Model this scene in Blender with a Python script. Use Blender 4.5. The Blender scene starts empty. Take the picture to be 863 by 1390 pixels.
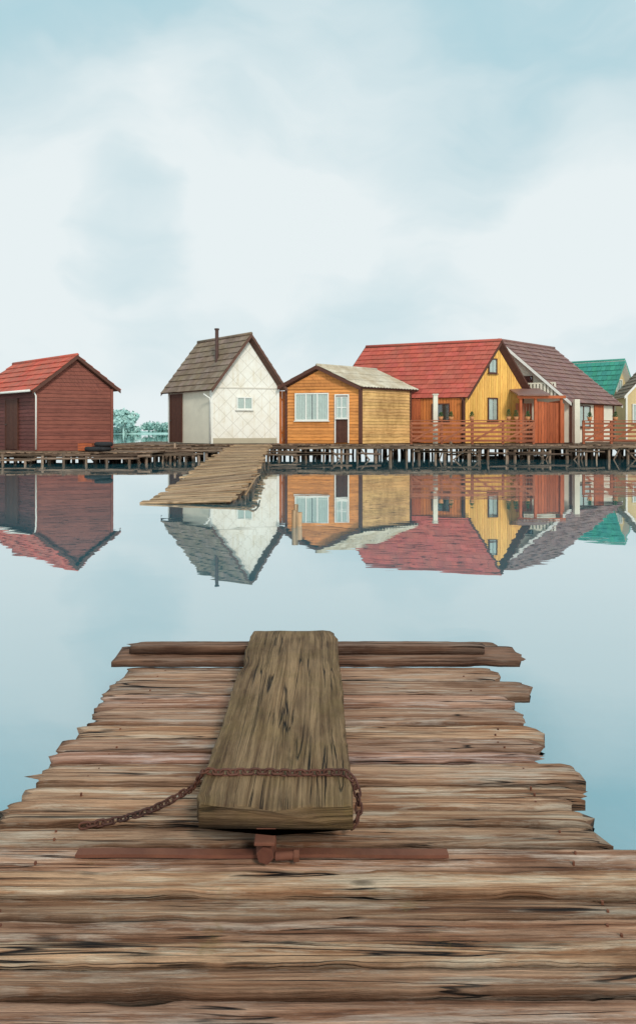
import bpy, bmesh, math, random
from mathutils import Vector, Matrix, noise
random.seed(7)
R = random.random
def U(a,b): return random.uniform(a,b)
F=870.0; CH=1.1
def PX(px,Y): return (px-431.5)/F*Y
def PZ(py,Y): return CH+(586-py)/F*Y
def V(*a): return Vector(a)
scene=bpy.context.scene
# ------------------------------------------------------------------ node helpers
def newmat(name):
    m=bpy.data.materials.new(name); m.use_nodes=True
    nt=m.node_tree; nt.nodes.clear()
    out=nt.nodes.new('ShaderNodeOutputMaterial')
    return m,nt,out
def N(nt,t,**kw):
    n=nt.nodes.new(t)
    for k,v in kw.items(): setattr(n,k,v)
    return n
def L(nt,a,b): nt.links.new(a,b)
def ramp(nt,src,stops,interp='LINEAR'):
    r=nt.nodes.new('ShaderNodeValToRGB'); r.color_ramp.interpolation=interp
    cr=r.color_ramp
    while len(cr.elements)>1: cr.elements.remove(cr.elements[-1])
    cr.elements[0].position=stops[0][0]; c=stops[0][1]; cr.elements[0].color=(*c,1) if hasattr(c,'__len__') else (c,c,c,1)
    for p,c in stops[1:]:
        e=cr.elements.new(p); e.color=(*c,1) if hasattr(c,'__len__') else (c,c,c,1)
    L(nt,src,r.inputs[0]); return r.outputs[0]
def mixc(nt,fac,a,b,mode='MIX'):
    n=nt.nodes.new('ShaderNodeMix'); n.data_type='RGBA'; n.blend_type=mode
    for s,v in ((n.inputs[0],fac),(n.inputs[6],a),(n.inputs[7],b)):
        if hasattr(v,'is_linked'): L(nt,v,s)
        elif hasattr(v,'__len__'): s.default_value=(*v,1)
        else: s.default_value=v
    return n.outputs[2]
def math_(nt,op,a,b=None,clamp=False):
    n=nt.nodes.new('ShaderNodeMath'); n.operation=op; n.use_clamp=clamp
    for i,v in enumerate((a,b)):
        if v is None: continue
        if hasattr(v,'is_linked'): L(nt,v,n.inputs[i])
        else: n.inputs[i].default_value=v
    return n.outputs[0]
def uvnoise(nt,sx,sy,scale=1,detail=6,rough=.6,dist=0,coord='UV',sz=1):
    tc=nt.nodes.new('ShaderNodeTexCoord'); mp=nt.nodes.new('ShaderNodeMapping')
    mp.inputs['Scale'].default_value=(sx,sy,sz)
    L(nt,tc.outputs[coord],mp.inputs[0])
    n=nt.nodes.new('ShaderNodeTexNoise'); n.inputs['Scale'].default_value=scale
    n.inputs['Detail'].default_value=detail; n.inputs['Roughness'].default_value=rough
    n.inputs['Distortion'].default_value=dist
    L(nt,mp.outputs[0],n.inputs['Vector']); return n.outputs[0]
def tint(nt,col,amt=1.0):
    a=nt.nodes.new('ShaderNodeAttribute'); a.attribute_name='tint'
    return mixc(nt,amt,col,a.outputs['Color'],'MULTIPLY')
def bump(nt,h,strength,dist):
    b=nt.nodes.new('ShaderNodeBump'); b.inputs['Strength'].default_value=strength; b.inputs['Distance'].default_value=dist
    L(nt,h,b.inputs['Height']); return b.outputs[0]
def principled(nt,out,col,rough=.8,nrm=None,metal=0,spec=.3):
    p=nt.nodes.new('ShaderNodeBsdfPrincipled')
    for s,v in (('Base Color',col),('Roughness',rough),('Metallic',metal),('Specular IOR Level',spec)):
        if hasattr(v,'is_linked'): L(nt,v,p.inputs[s])
        elif hasattr(v,'__len__'): p.inputs[s].default_value=(*v,1)
        else: p.inputs[s].default_value=v
    if nrm: L(nt,nrm,p.inputs['Normal'])
    L(nt,p.outputs[0],out.inputs[0]); return p
def S(r,g,b):
    f=lambda c:(c/255/12.92) if c/255<=.04045 else ((c/255+.055)/1.055)**2.4
    return (f(r),f(g),f(b))
# ------------------------------------------------------------------ materials
def siding(name,base,dark,stain=.5,gs=14,rough=.7):
    m,nt,out=newmat(name)
    g=uvnoise(nt,1.2,gs,2,5,.65)
    c=ramp(nt,g,[(.30,dark),(.47,base),(.75,tuple(min(1,x*1.15+.01) for x in base))])
    st=uvnoise(nt,1,1,1.1,6,.65,coord='Object',sz=.5)
    sm=ramp(nt,st,[(.32,tuple(1-stain*k for k in (.5,.55,.6))),(.55,(1,1,1))])
    c=mixc(nt,1,c,sm,'MULTIPLY'); c=tint(nt,c)
    principled(nt,out,c,rough,bump(nt,g,.4,.01)); return m
def plain(name,base,rough=.7,var=.25,scale=6,metal=0,bd=.003):
    m,nt,out=newmat(name)
    g=uvnoise(nt,1,1,scale,6,.65,coord='Object')
    c=ramp(nt,g,[(.3,tuple(x*(1-var) for x in base)),(.65,base)])
    c=tint(nt,c)
    principled(nt,out,c,rough,bump(nt,g,.4,bd),metal); return m
def tiles(name,base,moss=None,mamt=.5,rough=.75,var=.3):
    m,nt,out=newmat(name)
    g=uvnoise(nt,1,1,3,7,.7,coord='Object')
    c=ramp(nt,g,[(.3,tuple(x*(1-var) for x in base)),(.6,base),(.8,tuple(min(1,x*1.15) for x in base))])
    c=tint(nt,c)
    if moss:
        g2=uvnoise(nt,1,1,1.3,8,.7,coord='Object')
        k=ramp(nt,g2,[(.40,0.0),(.62,mamt)])
        c=mixc(nt,k,c,moss)
    principled(nt,out,c,rough,bump(nt,g,.5,.01)); return m
def weathered(name,light,mid,dark,crack,moss=None,mossk=(.55,.75),k=1.0,bs=.006,spec=.25,mamt=.8,pale=None):
    """old bare timber, grain runs along U"""
    m,nt,out=newmat(name)
    g1=uvnoise(nt,1.8*k,46*k,1,8,.66,.6)
    g2=uvnoise(nt,4.5*k,170*k,1,5,.75,.3)
    big=uvnoise(nt,2.6*k,6*k,1,6,.62)
    c=ramp(nt,g1,[(.28,dark),(.42,mid),(.56,light),(.74,tuple(min(1,x*1.25) for x in light))])
    f=ramp(nt,g2,[(.30,.30),(.44,.80),(.58,1.02),(.70,1.32)])
    c=mixc(nt,1,c,f,'MULTIPLY')
    b=ramp(nt,big,[(.30,(.50,.42,.37)),(.47,(.98,.96,.95)),(.70,(1.28,1.24,1.2))])
    c=mixc(nt,1,c,b,'MULTIPLY')
    if pale:
        pn=uvnoise(nt,2.8*k,26*k,1,8,.74,.3)
        c=mixc(nt,ramp(nt,pn,[(.50,0.0),(.62,.72)]),c,mixc(nt,1,pale,f,'MULTIPLY'))
    cr=uvnoise(nt,.8*k,26*k,1,3,.5,.8)
    cm=ramp(nt,cr,[(.486,0.0),(.496,1.0),(.502,1.0),(.512,0.0)])
    gate=ramp(nt,uvnoise(nt,2.5*k,12*k,1.0,3,.5),[(.44,0.0),(.52,1.0)])
    cm=math_(nt,'MULTIPLY',cm,gate)
    c=mixc(nt,cm,c,crack)
    tc=nt.nodes.new('ShaderNodeTexCoord'); mp=nt.nodes.new('ShaderNodeMapping'); mp.inputs['Scale'].default_value=(2.6*k,7*k,1)
    L(nt,tc.outputs['UV'],mp.inputs[0])
    vo=nt.nodes.new('ShaderNodeTexVoronoi'); vo.inputs['Scale'].default_value=1.0; L(nt,mp.outputs[0],vo.inputs['Vector'])
    kn=ramp(nt,vo.outputs['Distance'],[(.0,1.0),(.04,.75),(.08,0.0)])
    c=mixc(nt,math_(nt,'MULTIPLY',kn,.7),c,tuple(x*1.5 for x in crack))
    c=tint(nt,c)
    if moss:
        mo=uvnoise(nt,1,1,7,9,.74,coord='Object')
        mk=ramp(nt,mo,[(mossk[0],0.0),(mossk[1],mamt)])
        c=mixc(nt,mk,c,mixc(nt,1,moss,f,'MULTIPLY'))
    h=math_(nt,'ADD',math_(nt,'MULTIPLY',g1,.8),math_(nt,'MULTIPLY',g2,.6))
    h=math_(nt,'SUBTRACT',h,math_(nt,'MULTIPLY',cm,1.2))
    h=math_(nt,'SUBTRACT',h,math_(nt,'MULTIPLY',kn,.25))
    principled(nt,out,c,.82,bump(nt,h,1.0,bs),0,spec); return m

M={}
M['dock']=weathered('weathered_dock_wood',S(196,154,126),S(154,108,80),S(94,58,42),S(26,15,11),S(132,108,56),(.62,.80),1.0,.008,pale=S(222,198,178))
M['bench']=weathered('mossy_bench_wood',S(150,120,88),S(120,92,64),S(82,58,42),S(26,17,12),S(116,98,48),(.46,.72),1.25,.008,mamt=.42)
M['under']=weathered('dark_dock_timber',S(150,112,90),S(110,78,60),S(60,40,32),S(18,12,10),None,pale=S(166,138,120))
M['bridge']=weathered('footbridge_planks',S(200,168,134),S(164,128,94),S(108,78,56),S(50,32,24),S(140,120,70),(.55,.75),.45,.01,mamt=.6)
M['decking']=weathered('walkway_decking',S(160,134,112),S(124,98,80),S(76,58,46),S(30,20,16),None,k=.35,bs=.01)
M['pile']=weathered('piling_wood',S(150,128,110),S(108,86,70),S(58,42,34),S(24,18,14),None,k=.4,bs=.01)
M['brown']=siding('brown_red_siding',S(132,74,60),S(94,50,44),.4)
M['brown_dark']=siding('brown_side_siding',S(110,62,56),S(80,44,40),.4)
M['orange']=siding('orange_siding',S(222,146,78),S(172,102,54),.55)
M['orange_old']=siding('weathered_yellow_siding',S(230,184,120),S(170,120,70),.8)
M['yellow']=siding('varnished_yellow_siding',S(248,190,100),S(216,142,68),.3)
M['ochre']=siding('ochre_side_siding',S(206,122,62),S(154,84,44),.4)
M['redwood']=siding('red_stained_wood',S(190,100,60),S(128,60,42),.4)
M['fence']=siding('fence_stain',S(168,98,68),S(118,66,48),.4)
M['cream']=plain('cream_plaster',S(234,226,206),.85,.12,2)
M['beige']=plain('beige_plaster',S(214,190,142),.85,.15,2)
M['white']=plain('white_paint',S(236,233,224),.6,.10,5)
M['darkwood']=plain('dark_brown_wood',S(94,58,46),.7,.3,8)
M['trimbrown']=plain('brown_trim',S(104,72,60),.7,.25,6)
M['tile_red']=tiles('red_roof_tile',S(196,94,80),S(168,104,86),.5,var=.22)
M['tile_red2']=tiles('scarlet_roof_tile',S(216,100,80),S(160,104,86),.7,var=.3)
M['tile_grey']=tiles('grey_slate',S(150,130,114),S(122,102,76),.6,var=.4)
M['tile_pale']=tiles('pale_corrugated_sheet',S(216,206,186),S(160,138,106),.65,var=.25)
M['tile_brown']=tiles('brown_metal_tile',S(138,102,94),None,var=.15,rough=.5)
M['tile_green']=tiles('green_metal_tile',S(70,152,134),None,var=.15,rough=.5)
M['rust']=tiles('rusted_iron',S(108,64,52),S(150,98,70),.6,rough=.85,var=.5)
M['rust_dark']=tiles('dark_rusted_chain',S(80,52,46),S(118,70,50),.6,rough=.7,var=.5)
M['rubber']=plain('tyre_rubber',(.03,.03,.032),.8,.3)
M['metal']=plain('grey_metal',S(110,104,100),.5,.3,8,.4)
M['curtain']=plain('net_curtain',S(222,222,214),.9,.18,9)
M['room']=plain('dark_interior',S(52,50,50),.5,.4,3)
M['leaf']=plain('shrub_leaf',(.07,.13,.04),.8,.5,9)
def diamond():
    m,nt,out=newmat('diamond_shingle_cladding')
    tc=nt.nodes.new('ShaderNodeTexCoord'); sp=nt.nodes.new('ShaderNodeSeparateXYZ'); L(nt,tc.outputs['UV'],sp.inputs[0])
    def line(op):
        s=math_(nt,op,sp.outputs[0],sp.outputs[1]); s=math_(nt,'MULTIPLY',s,1.7)
        fr=math_(nt,'FRACT',s); fr=math_(nt,'ABSOLUTE',math_(nt,'SUBTRACT',fr,.5))
        return ramp(nt,fr,[(.46,0.0),(.49,1.0)])
    ln=math_(nt,'MAXIMUM',line('ADD'),line('SUBTRACT'))
    g=uvnoise(nt,1,1,1.6,7,.7)
    c=ramp(nt,g,[(.25,S(218,208,188)),(.5,S(236,230,218)),(.75,S(242,239,230))])
    st=uvnoise(nt,9,.8,1,5,.6); c=mixc(nt,1,c,ramp(nt,st,[(.28,(.86,.80,.70)),(.46,(1,1,1))]),'MULTIPLY')
    c=mixc(nt,math_(nt,'MULTIPLY',ln,.38),c,S(160,146,126))
    principled(nt,out,c,.8,bump(nt,math_(nt,'SUBTRACT',1,ln),.4,.005)); return m
M['diamond']=diamond()
def glass():
    m,nt,out=newmat('window_glass')
    t=N(nt,'ShaderNodeBsdfTransparent'); t.inputs[0].default_value=(.82,.9,.88,1)
    g=N(nt,'ShaderNodeBsdfGlossy'); g.inputs['Roughness'].default_value=.03
    x=N(nt,'ShaderNodeMixShader'); x.inputs[0].default_value=.18
    L(nt,t.outputs[0],x.inputs[1]); L(nt,g.outputs[0],x.inputs[2]); L(nt,x.outputs[0],out.inputs[0]); return m
M['glass']=glass()
def water():
    m,nt,out=newmat('lake_water')
    n1=uvnoise(nt,.9,2.0,1,3,.45,coord='Object')
    n2=uvnoise(nt,.16,.4,1,2,.5,coord='Object')
    h=math_(nt,'ADD',n1,math_(nt,'MULTIPLY',n2,2.2))
    nb=bump(nt,h,1.0,.0015)
    fr=N(nt,'ShaderNodeFresnel'); fr.inputs['IOR'].default_value=1.33; L(nt,nb,fr.inputs['Normal'])
    k=math_(nt,'POWER',fr.outputs[0],.27,True)
    d=N(nt,'ShaderNodeBsdfDiffuse'); d.inputs[0].default_value=(.06,.26,.32,1)
    g=N(nt,'ShaderNodeBsdfGlossy'); g.inputs['Roughness'].default_value=.012; g.inputs[0].default_value=(.97,.985,.98,1)
    L(nt,nb,g.inputs['Normal'])
    x=N(nt,'ShaderNodeMixShader'); L(nt,k,x.inputs[0]); L(nt,d.outputs[0],x.inputs[1]); L(nt,g.outputs[0],x.inputs[2]); L(nt,x.outputs[0],out.inputs[0]); return m
M['water']=water()
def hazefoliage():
    m,nt,out=newmat('haze_tinted_foliage')
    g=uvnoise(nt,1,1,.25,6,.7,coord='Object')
    c=ramp(nt,g,[(.3,S(148,190,184)),(.6,S(176,208,200)),(.8,S(192,218,208))])  # aerial haze is mixed into these pale foliage colours
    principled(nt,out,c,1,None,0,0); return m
M['haze']=hazefoliage()
# ------------------------------------------------------------------ mesh builder
class MB:
    def __init__(s): s.v=[];s.f=[];s.uv=[];s.t=[]
    def face(s,pts,uv,t):
        b=len(s.v); s.v+= [tuple(p) for p in pts]; s.f.append(tuple(range(b,b+len(pts)))); s.uv.append(uv); s.t.append(t)
    def hexa(s,p,t=None,var=.12,uvo=None):
        if t is None: k=1-U(0,var*2)+var*.6; t=(k,k*U(.97,1.02),k*U(.95,1.02))
        o=p[0]; e=(p[1]-p[0]); e=e.normalized() if e.length>0 else V(1,0,0)
        w=(p[3]-p[0]).normalized(); h=(p[4]-p[0]).normalized()
        if uvo is None: uvo=(U(0,50),U(0,50))
        b=len(s.v); s.v+=[tuple(q) for q in p]
        def uvs(ix,end):
            r=[]
            for i in ix:
                d=p[i]-o
                if end: r.append((d.dot(w)+uvo[0],d.dot(h)+uvo[1]))
                else: r.append((d.dot(e)+uvo[0],d.dot(w)+d.dot(h)+uvo[1]))
            return r
        for ix,end in (((0,3,2,1),0),((4,5,6,7),0),((0,1,5,4),0),((2,3,7,6),0),((1,2,6,5),1),((3,0,4,7),1)):
            s.f.append(tuple(b+i for i in ix)); s.uv.append(uvs(ix,end)); s.t.append(t)
    def box(s,o,l,w,h,t=None,var=.12,uvo=None):
        s.hexa([o,o+l,o+l+w,o+w,o+h,o+l+h,o+l+w+h,o+w+h],t,var,uvo)
    def cyl(s,a,b,r0,r1=None,n=10,t=None,jit=0):
        r1=r0 if r1 is None else r1
        if t is None: k=U(.6,1.25); t=(k,k,k)
        ax=(b-a); ln=ax.length; ax.normalize()
        x=ax.orthogonal().normalized(); y=ax.cross(x); ro=(U(0,50),U(0,50))
        segs=1 if ln<.3 else 3
        rings=[]
        for j in range(segs+1):
            f=j/segs; c=a.lerp(b,f); r=r0+(r1-r0)*f
            base=len(s.v)
            for i in range(n):
                an=2*math.pi*i/n; rr=r*(1+U(-jit,jit)); s.v.append(tuple(c+(x*math.cos(an)+y*math.sin(an))*rr))
            rings.append(base)
        for j in range(segs):
            for i in range(n):
                i2=(i+1)%n; A=rings[j];B=rings[j+1]
                s.f.append((A+i,A+i2,B+i2,B+i))
                u0=ln*j/segs+ro[0];u1=ln*(j+1)/segs+ro[0];v0=i*r0*.6+ro[1];v1=(i+1)*r0*.6+ro[1]
                s.uv.append([(u0,v0),(u0,v1),(u1,v1),(u1,v0)]); s.t.append(t)
        for A in (rings[0],rings[-1]):
            s.f.append(tuple(A+i for i in range(n))); s.uv.append([(ro[0]+.1*math.cos(i),ro[1]+.1*math.sin(i)) for i in range(n)]); s.t.append(t)
    def tube(s,pts,r,n=6,closed=False,t=(1,1,1)):
        m=len(pts); rings=[]
        prev=None
        for i,p in enumerate(pts):
            if closed: d=(pts[(i+1)%m]-pts[i-1])
            else: d=(pts[min(i+1,m-1)]-pts[max(i-1,0)])
            d.normalize()
            if prev is None: x=d.orthogonal().normalized()
            else: x=(prev-d*prev.dot(d)).normalized()
            prev=x; y=d.cross(x); rings.append(len(s.v))
            for k in range(n):
                a=2*math.pi*k/n; s.v.append(tuple(p+(x*math.cos(a)+y*math.sin(a))*r))
        for i in range(m if closed else m-1):
            A=rings[i];B=rings[(i+1)%m]
            for k in range(n):
                k2=(k+1)%n; s.f.append((A+k,A+k2,B+k2,B+k)); s.uv.append([(i*.02,k*.01),(i*.02,k2*.01),(i*.02+.02,k2*.01),(i*.02+.02,k*.01)]); s.t.append(t)
        if not closed:
            for A in (rings[0],rings[-1]): s.f.append(tuple(A+i for i in range(n))); s.uv.append([(0,0)]*n); s.t.append(t)
    def build(s,name,mat,parent=None,smooth=False,bevel=0,recalc=True):
        me=bpy.data.meshes.new(name); me.from_pydata(s.v,[],s.f)
        us=[];cs=[]
        for f,uv,t in zip(s.f,s.uv,s.t):
            for k in range(len(f)):
                us+=[uv[k][0],uv[k][1]]
                q=t[k] if hasattr(t[0],'__len__') else t
                cs+=[q[0],q[1],q[2],1.0]
        me.uv_layers.new(name='UVMap'); me.color_attributes.new('tint','FLOAT_COLOR','CORNER')
        me.uv_layers['UVMap'].data.foreach_set('uv',us)
        me.attributes['tint'].data.foreach_set('color',cs)
        if recalc:
            bm=bmesh.new(); bm.from_mesh(me); bmesh.ops.recalc_face_normals(bm,faces=bm.faces); bm.to_mesh(me); bm.free()
        if smooth:
            for p in me.polygons: p.use_smooth=True
        me.materials.append(mat)
        ob=bpy.data.objects.new(name,me); scene.collection.objects.link(ob)
        if parent:
            ob.parent=parent; ob.matrix_parent_inverse=Matrix.Translation(-parent.location)
        if bevel:
            b=ob.modifiers.new('bevel','BEVEL'); b.width=bevel; b.segments=2; b.limit_method='ANGLE'
        return ob
def empty(name,loc):
    e=bpy.data.objects.new(name,None); e.location=loc; e.empty_display_size=.3; scene.collection.objects.link(e); return e
# ------------------------------------------------------------------ building parts
def wall(par,name,P,Q,cen,z0,hf,breaks,mat,style='h',bh=.14,th=.025):
    d=(Q-P); ln=d.length; d.normalize(); n=V(d.y,-d.x,0)
    if n.dot(P-cen)<0: n=-n
    mb=MB(); up=V(0,0,1)
    if style=='h':
        zmax=max(hf(s) for s in breaks); z=z0
        def rng(zz):
            ok=[]; K=200
            for i in range(K+1):
                s=ln*i/K
                if hf(s)>=zz-1e-6: ok.append(s)
            return (min(ok),max(ok)) if ok else None
        while z<zmax-.01:
            z1=min(z+bh-.008,zmax-.002)
            a=rng(z); b=rng(z1) or a
            if a and a[1]-a[0]>.02:
                if b[1]-b[0]<.01: b=((a[0]+a[1])/2-.01,(a[0]+a[1])/2+.01)
                p=[P+d*a[0]+up*z, P+d*a[1]+up*z, P+d*a[1]+up*z+n*(th+.008), P+d*a[0]+up*z+n*(th+.008),
                   P+d*b[0]+up*z1, P+d*b[1]+up*z1, P+d*b[1]+up*z1+n*(th-.008), P+d*b[0]+up*z1+n*(th-.008)]
                mb.hexa(p,var=.15)
            z+=bh
    elif style=='v':
        s=0
        while s<ln-.01:
            s1=min(s+bh-.01,ln)
            a=hf(s); b=hf(s1)
            nn=n*(th+U(0,.008))
            p0=P+d*s; p1=P+d*s1
            p=[p0+up*z0,p0+up*a,p0+up*a+nn,p0+up*z0+nn,p1+up*z0,p1+up*b,p1+up*b+nn,p1+up*z0+nn]
            mb.hexa(p)
            s+=bh
    else:
        br=sorted(breaks)
        for s,s1 in zip(br[:-1],br[1:]):
            p0=P+d*s;p1=P+d*s1; nn=n*th
            p=[p0+up*z0,p1+up*z0,p1+up*z0+nn,p0+up*z0+nn,p0+up*hf(s),p1+up*hf(s1),p1+up*hf(s1)+nn,p0+up*hf(s)+nn]
            mb.hexa(p,t=(1,1,1),uvo=(s,z0))
    mb.build(name,mat,par); return d,n,ln
def roof_plane(mb,under,E0,E1,down,pitch_len,style,tw,tl,thick=.07):
    e=(E1-E0); ln=e.length; e.normalize(); nn=e.cross(down)
    if nn.z<0: nn=-nn
    nn.normalize()
    under.box(E0-nn*thick,e*ln,down*pitch_len,nn*(thick-.004),t=(1,1,1))
    if style=='tile':
        nr=max(1,round(pitch_len/tl)); nc=max(1,round(ln/tw)); rl=pitch_len/nr; cw=ln/nc
        for r in range(nr):
            for c in range(nc+1):
                off=(.5*cw if r%2 else 0)
                a=max(0,c*cw-off); b=min(ln,(c+1)*cw-off-.010)
                if b-a<.02: continue
                o=E0+e*a+down*(r*rl); k=1+U(-.15,.12)
                if R()<.05: k*=.8
                j=U(0,.012)
                l=e*(b-a); dn=down*(rl+.02+U(-.006,.006))
                p=[o,o+l,o+l+dn+nn*(.020+j),o+dn+nn*(.020+j),o+nn*.012,o+l+nn*.012,o+l+dn+nn*(.042+j),o+dn+nn*(.042+j)]
                mb.hexa(p,t=(k,k*U(.95,1.06),k*U(.93,1.08)))
    else:
        per=tw; amp=tl; n=int(ln/per*6)
        rows=3
        for r in range(rows):
            a0=pitch_len*r/rows; a1=pitch_len*(r+1)/rows+.04; lift=.006
            for i in range(n):
                s0=ln*i/n;s1=ln*(i+1)/n
                h0=amp*math.sin(2*math.pi*s0/per);h1=amp*math.sin(2*math.pi*s1/per)
                sh=int(s0/.9); rs=random.Random(sh*7+r*31); k=.86+.22*rs.random()
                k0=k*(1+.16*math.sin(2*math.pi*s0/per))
                A=E0+e*s0+down*a0+nn*(h0+amp+.002);B=E0+e*s1+down*a0+nn*(h1+amp+.002)
                C=E0+e*s1+down*min(a1,pitch_len+.03)+nn*(h1+amp+.002+lift+.012);D=E0+e*s0+down*min(a1,pitch_len+.03)+nn*(h0+amp+.002+lift+.012)
                mb.face([A,B,C,D],[(s0,a0),(s1,a0),(s1,a1),(s0,a1)],(k0,k0,k0))
def house(name,A,B,vv,z0,zL,zR,zr,rf,mats,roofstyle,styles=('h','h'),og=.3,oe=.3,fascia=None,bh=.14):
    par=empty(name,(A+B)/2+vv*.5+V(0,0,z0))
    u=B-A; W=u.length; cen=(A+B)/2+vv*.5; ud=u.normalized(); vd=vv.normalized()
    R0=A+u*rf
    def gh(s):
        f=s/W
        return zL+(zr-zL)*f/rf if f<rf else zR+(zr-zR)*(1-f)/(1-rf)
    ghf=lambda s:gh(s)-.05
    br=[0,W*rf,W]
    D,nF,_=wall(par,'gable_wall',A,B,cen,z0,ghf,br,mats['gable'],styles[0],bh)
    wall(par,'rear_wall',A+vv,B+vv,cen,z0,ghf,br,mats['side'],styles[1],bh)
    wall(par,'side_wall_left',A,A+vv,cen,z0,lambda s:zL-.05,[0,vv.length],mats['side'],styles[1],bh)
    wall(par,'side_wall_right',B,B+vv,cen,z0,lambda s:zR-.05,[0,vv.length],mats.get('side2',mats['side']),styles[1],bh)
    c=MB(); up=V(0,0,1)
    prof=[(A,z0),(B,z0),(B,zR-.07),(R0,zr-.07),(A,zL-.07)]
    f0=[p.lerp(cen,.001)+up*z for p,z in prof]; f1=[p+vv*.999+up*z for p,z in prof]
    t=(1,1,1)
    c.face(f0,[(0,0)]*5,t);c.face(f1,[(0,0)]*5,t)
    for i in range(5):
        j=(i+1)%5; c.face([f0[i],f0[j],f1[j],f1[i]],[(0,0)]*4,t)
    c.build('wall_core',mats.get('core',M['room']),par)
    cp=MB()
    for P,zz in ((A,zL),(B,zR),(A+vv,zL),(B+vv,zR)):
        o=(P-cen).normalized()*.02
        cp.box(P+o-ud*.045-vd*.045+up*z0,ud*.09,vd*.09,up*(zz-z0-.08),t=(1,1,1))
    cp.build('corner_posts',mats.get('corner',mats['gable']),par)
    mb=MB(); un=MB()
    E0=R0-vd*og+up*zr; E1=R0+vv+vd*og+up*zr
    for side,P,ze in ((-1,A,zL),(1,B,zR)):
        dn=(P+up*ze)-(R0+up*zr); Lr=dn.length; dn.normalize()
        sl=Lr+oe
        roof_plane(mb,un,E0+up*.07,E1+up*.07,dn,sl,*roofstyle)
    mb.build('roof_covering',mats['roof'],par,recalc=(roofstyle[0]=='tile'))
    un.build('roof_deck',mats.get('trim',M['trimbrown']),par)
    rc=MB(); rc.cyl(E0+up*.09,E1+up*.09,.07,n=8,t=(.95,.95,.95)); rc.build('ridge_cap',mats['roof'],par,True)
    bb=MB()
    for P,ze in ((A,zL),(B,zR)):
        dn=(P+up*ze)-(R0+up*zr); Lr=dn.length+oe; dn.normalize()
        for base in (E0-vd*.028,E1+vd*.003):
            bb.hexa([base+up*(-.06),base+dn*Lr+up*(-.06),base+dn*Lr+up*(-.06)+vd*.025,base+up*(-.06)+vd*.025,
                     base+up*.085,base+dn*Lr+up*.085,base+dn*Lr+up*.085+vd*.025,base+up*.085+vd*.025],t=(1,1,1))
    bb.build('bargeboards',fascia or mats.get('trim',M['trimbrown']),par)
    return par,nF,gh,R0
def window(par,P,Q,cen,f0,f1,z0,z1,panes=1,rows=1,frame=None,curtain=True,name='window',inner=None,fw=.05):
    d=(Q-P); ln=d.length; d.normalize(); n=V(d.y,-d.x,0); up=V(0,0,1)
    if n.dot(P-cen)<0: n=-n
    s0=f0*ln;s1=f1*ln; b=P+n*.036
    fr=MB(); w=s1-s0;h=z1-z0; t=(1,1,1)
    fr.box(b+d*s0+up*z0,d*w,n*.05,up*fw,t=t); fr.box(b+d*s0+up*(z1-fw),d*w,n*.05,up*fw,t=t)
    fr.box(b+d*s0+up*(z0+fw),d*fw,n*.05,up*(h-2*fw),t=t); fr.box(b+d*(s1-fw)+up*(z0+fw),d*fw,n*.05,up*(h-2*fw),t=t)
    for i in range(1,panes): fr.box(b+d*(s0+w*i/panes-.025)+up*(z0+fw),d*.05,n*.045,up*(h-2*fw),t=t)
    for i in range(1,rows): fr.box(b+d*(s0+fw)+up*(z0+h*i/rows-.02),d*(w-2*fw),n*.04,up*.04,t=t)
    fr.box(b+d*(s0-.04)+up*(z0-.035),d*(w+.08),n*.08,up*.032,t=t)
    fr.build(name+'_frame',frame or M['white'],par)
    bk=MB(); bk.box(b+d*(s0+.02)+up*(z0+.02)-n*.002,d*(w-.04),n*.006,up*(h-.04),t=t); bk.build(name+'_interior',inner or M['room'],par)
    if curtain:
        cm=MB(); K=int(w/.02)
        for i in range(K):
            a=s0+fw+(w-2*fw)*i/K; c=s0+fw+(w-2*fw)*(i+1)/K
            o0=n*(.014+.006*math.sin(a*60)); o1=n*(.014+.006*math.sin(c*60))
            if i in (K//2,K//2+1) : continue
            cm.face([b+d*a+up*(z0+fw)+o0,b+d*c+up*(z0+fw)+o1,b+d*c+up*(z1-fw)+o1,b+d*a+up*(z1-fw)+o0],[(0,0),(1,0),(1,1),(0,1)],(1,1,1))
        cm.build(name+'_curtain',M['curtain'],par,recalc=False)
    g=MB(); g.face([b+n*.028+d*(s0+fw)+up*(z0+fw),b+n*.028+d*(s1-fw)+up*(z0+fw),b+n*.028+d*(s1-fw)+up*(z1-fw),b+n*.028+d*(s0+fw)+up*(z1-fw)],[(0,0)]*4,(1,1,1))
    g.build(name+'_glass',M['glass'],par,recalc=False)
def door(par,P,Q,cen,f0,f1,z0,z1,mat,glazed=False,name='door',frame=None):
    d=(Q-P); ln=d.length; d.normalize(); n=V(d.y,-d.x,0); up=V(0,0,1)
    if n.dot(P-cen)<0: n=-n
    s0=f0*ln;s1=f1*ln;b=P+n*.036; w=s1-s0
    m=MB(); k=int(max(3,w/.12))
    top=z1-.05
    for i in range(k): m.box(b+d*(s0+.05+(w-.1)*i/k)+up*(z0+.02),up*(top-z0-.02),d*((w-.1)/k-.006),n*.03)
    m.build(name+'_leaf',mat,par)
    fr=MB(); t=(1,1,1)
    fr.box(b+d*s0+up*z0,d*.05,n*.05,up*(z1-z0),t=t);fr.box(b+d*(s1-.05)+up*z0,d*.05,n*.05,up*(z1-z0),t=t);fr.box(b+d*(s0+.05)+up*(z1-.05),d*(w-.1),n*.05,up*.05,t=t)
    fr.build(name+'_frame',frame or mat,par)
    hn=MB(); hn.cyl(b+d*(s1-.11)+up*(z0+.95)+n*.03,b+d*(s1-.11)+up*(z0+.95)+n*.08,.02,n=8); hn.build(name+'_handle',M['metal'],par)
    if glazed:
        P2=P+n*.036
        window(par,P2,P2+d*ln,cen,f0+(.07/ln),f1-(.07/ln),z0+1.0,z1-.1,2,2,M['white'],True,name+'_light',fw=.03)
def pt(px,Y): return V(PX(px,Y),Y,0)
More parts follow.
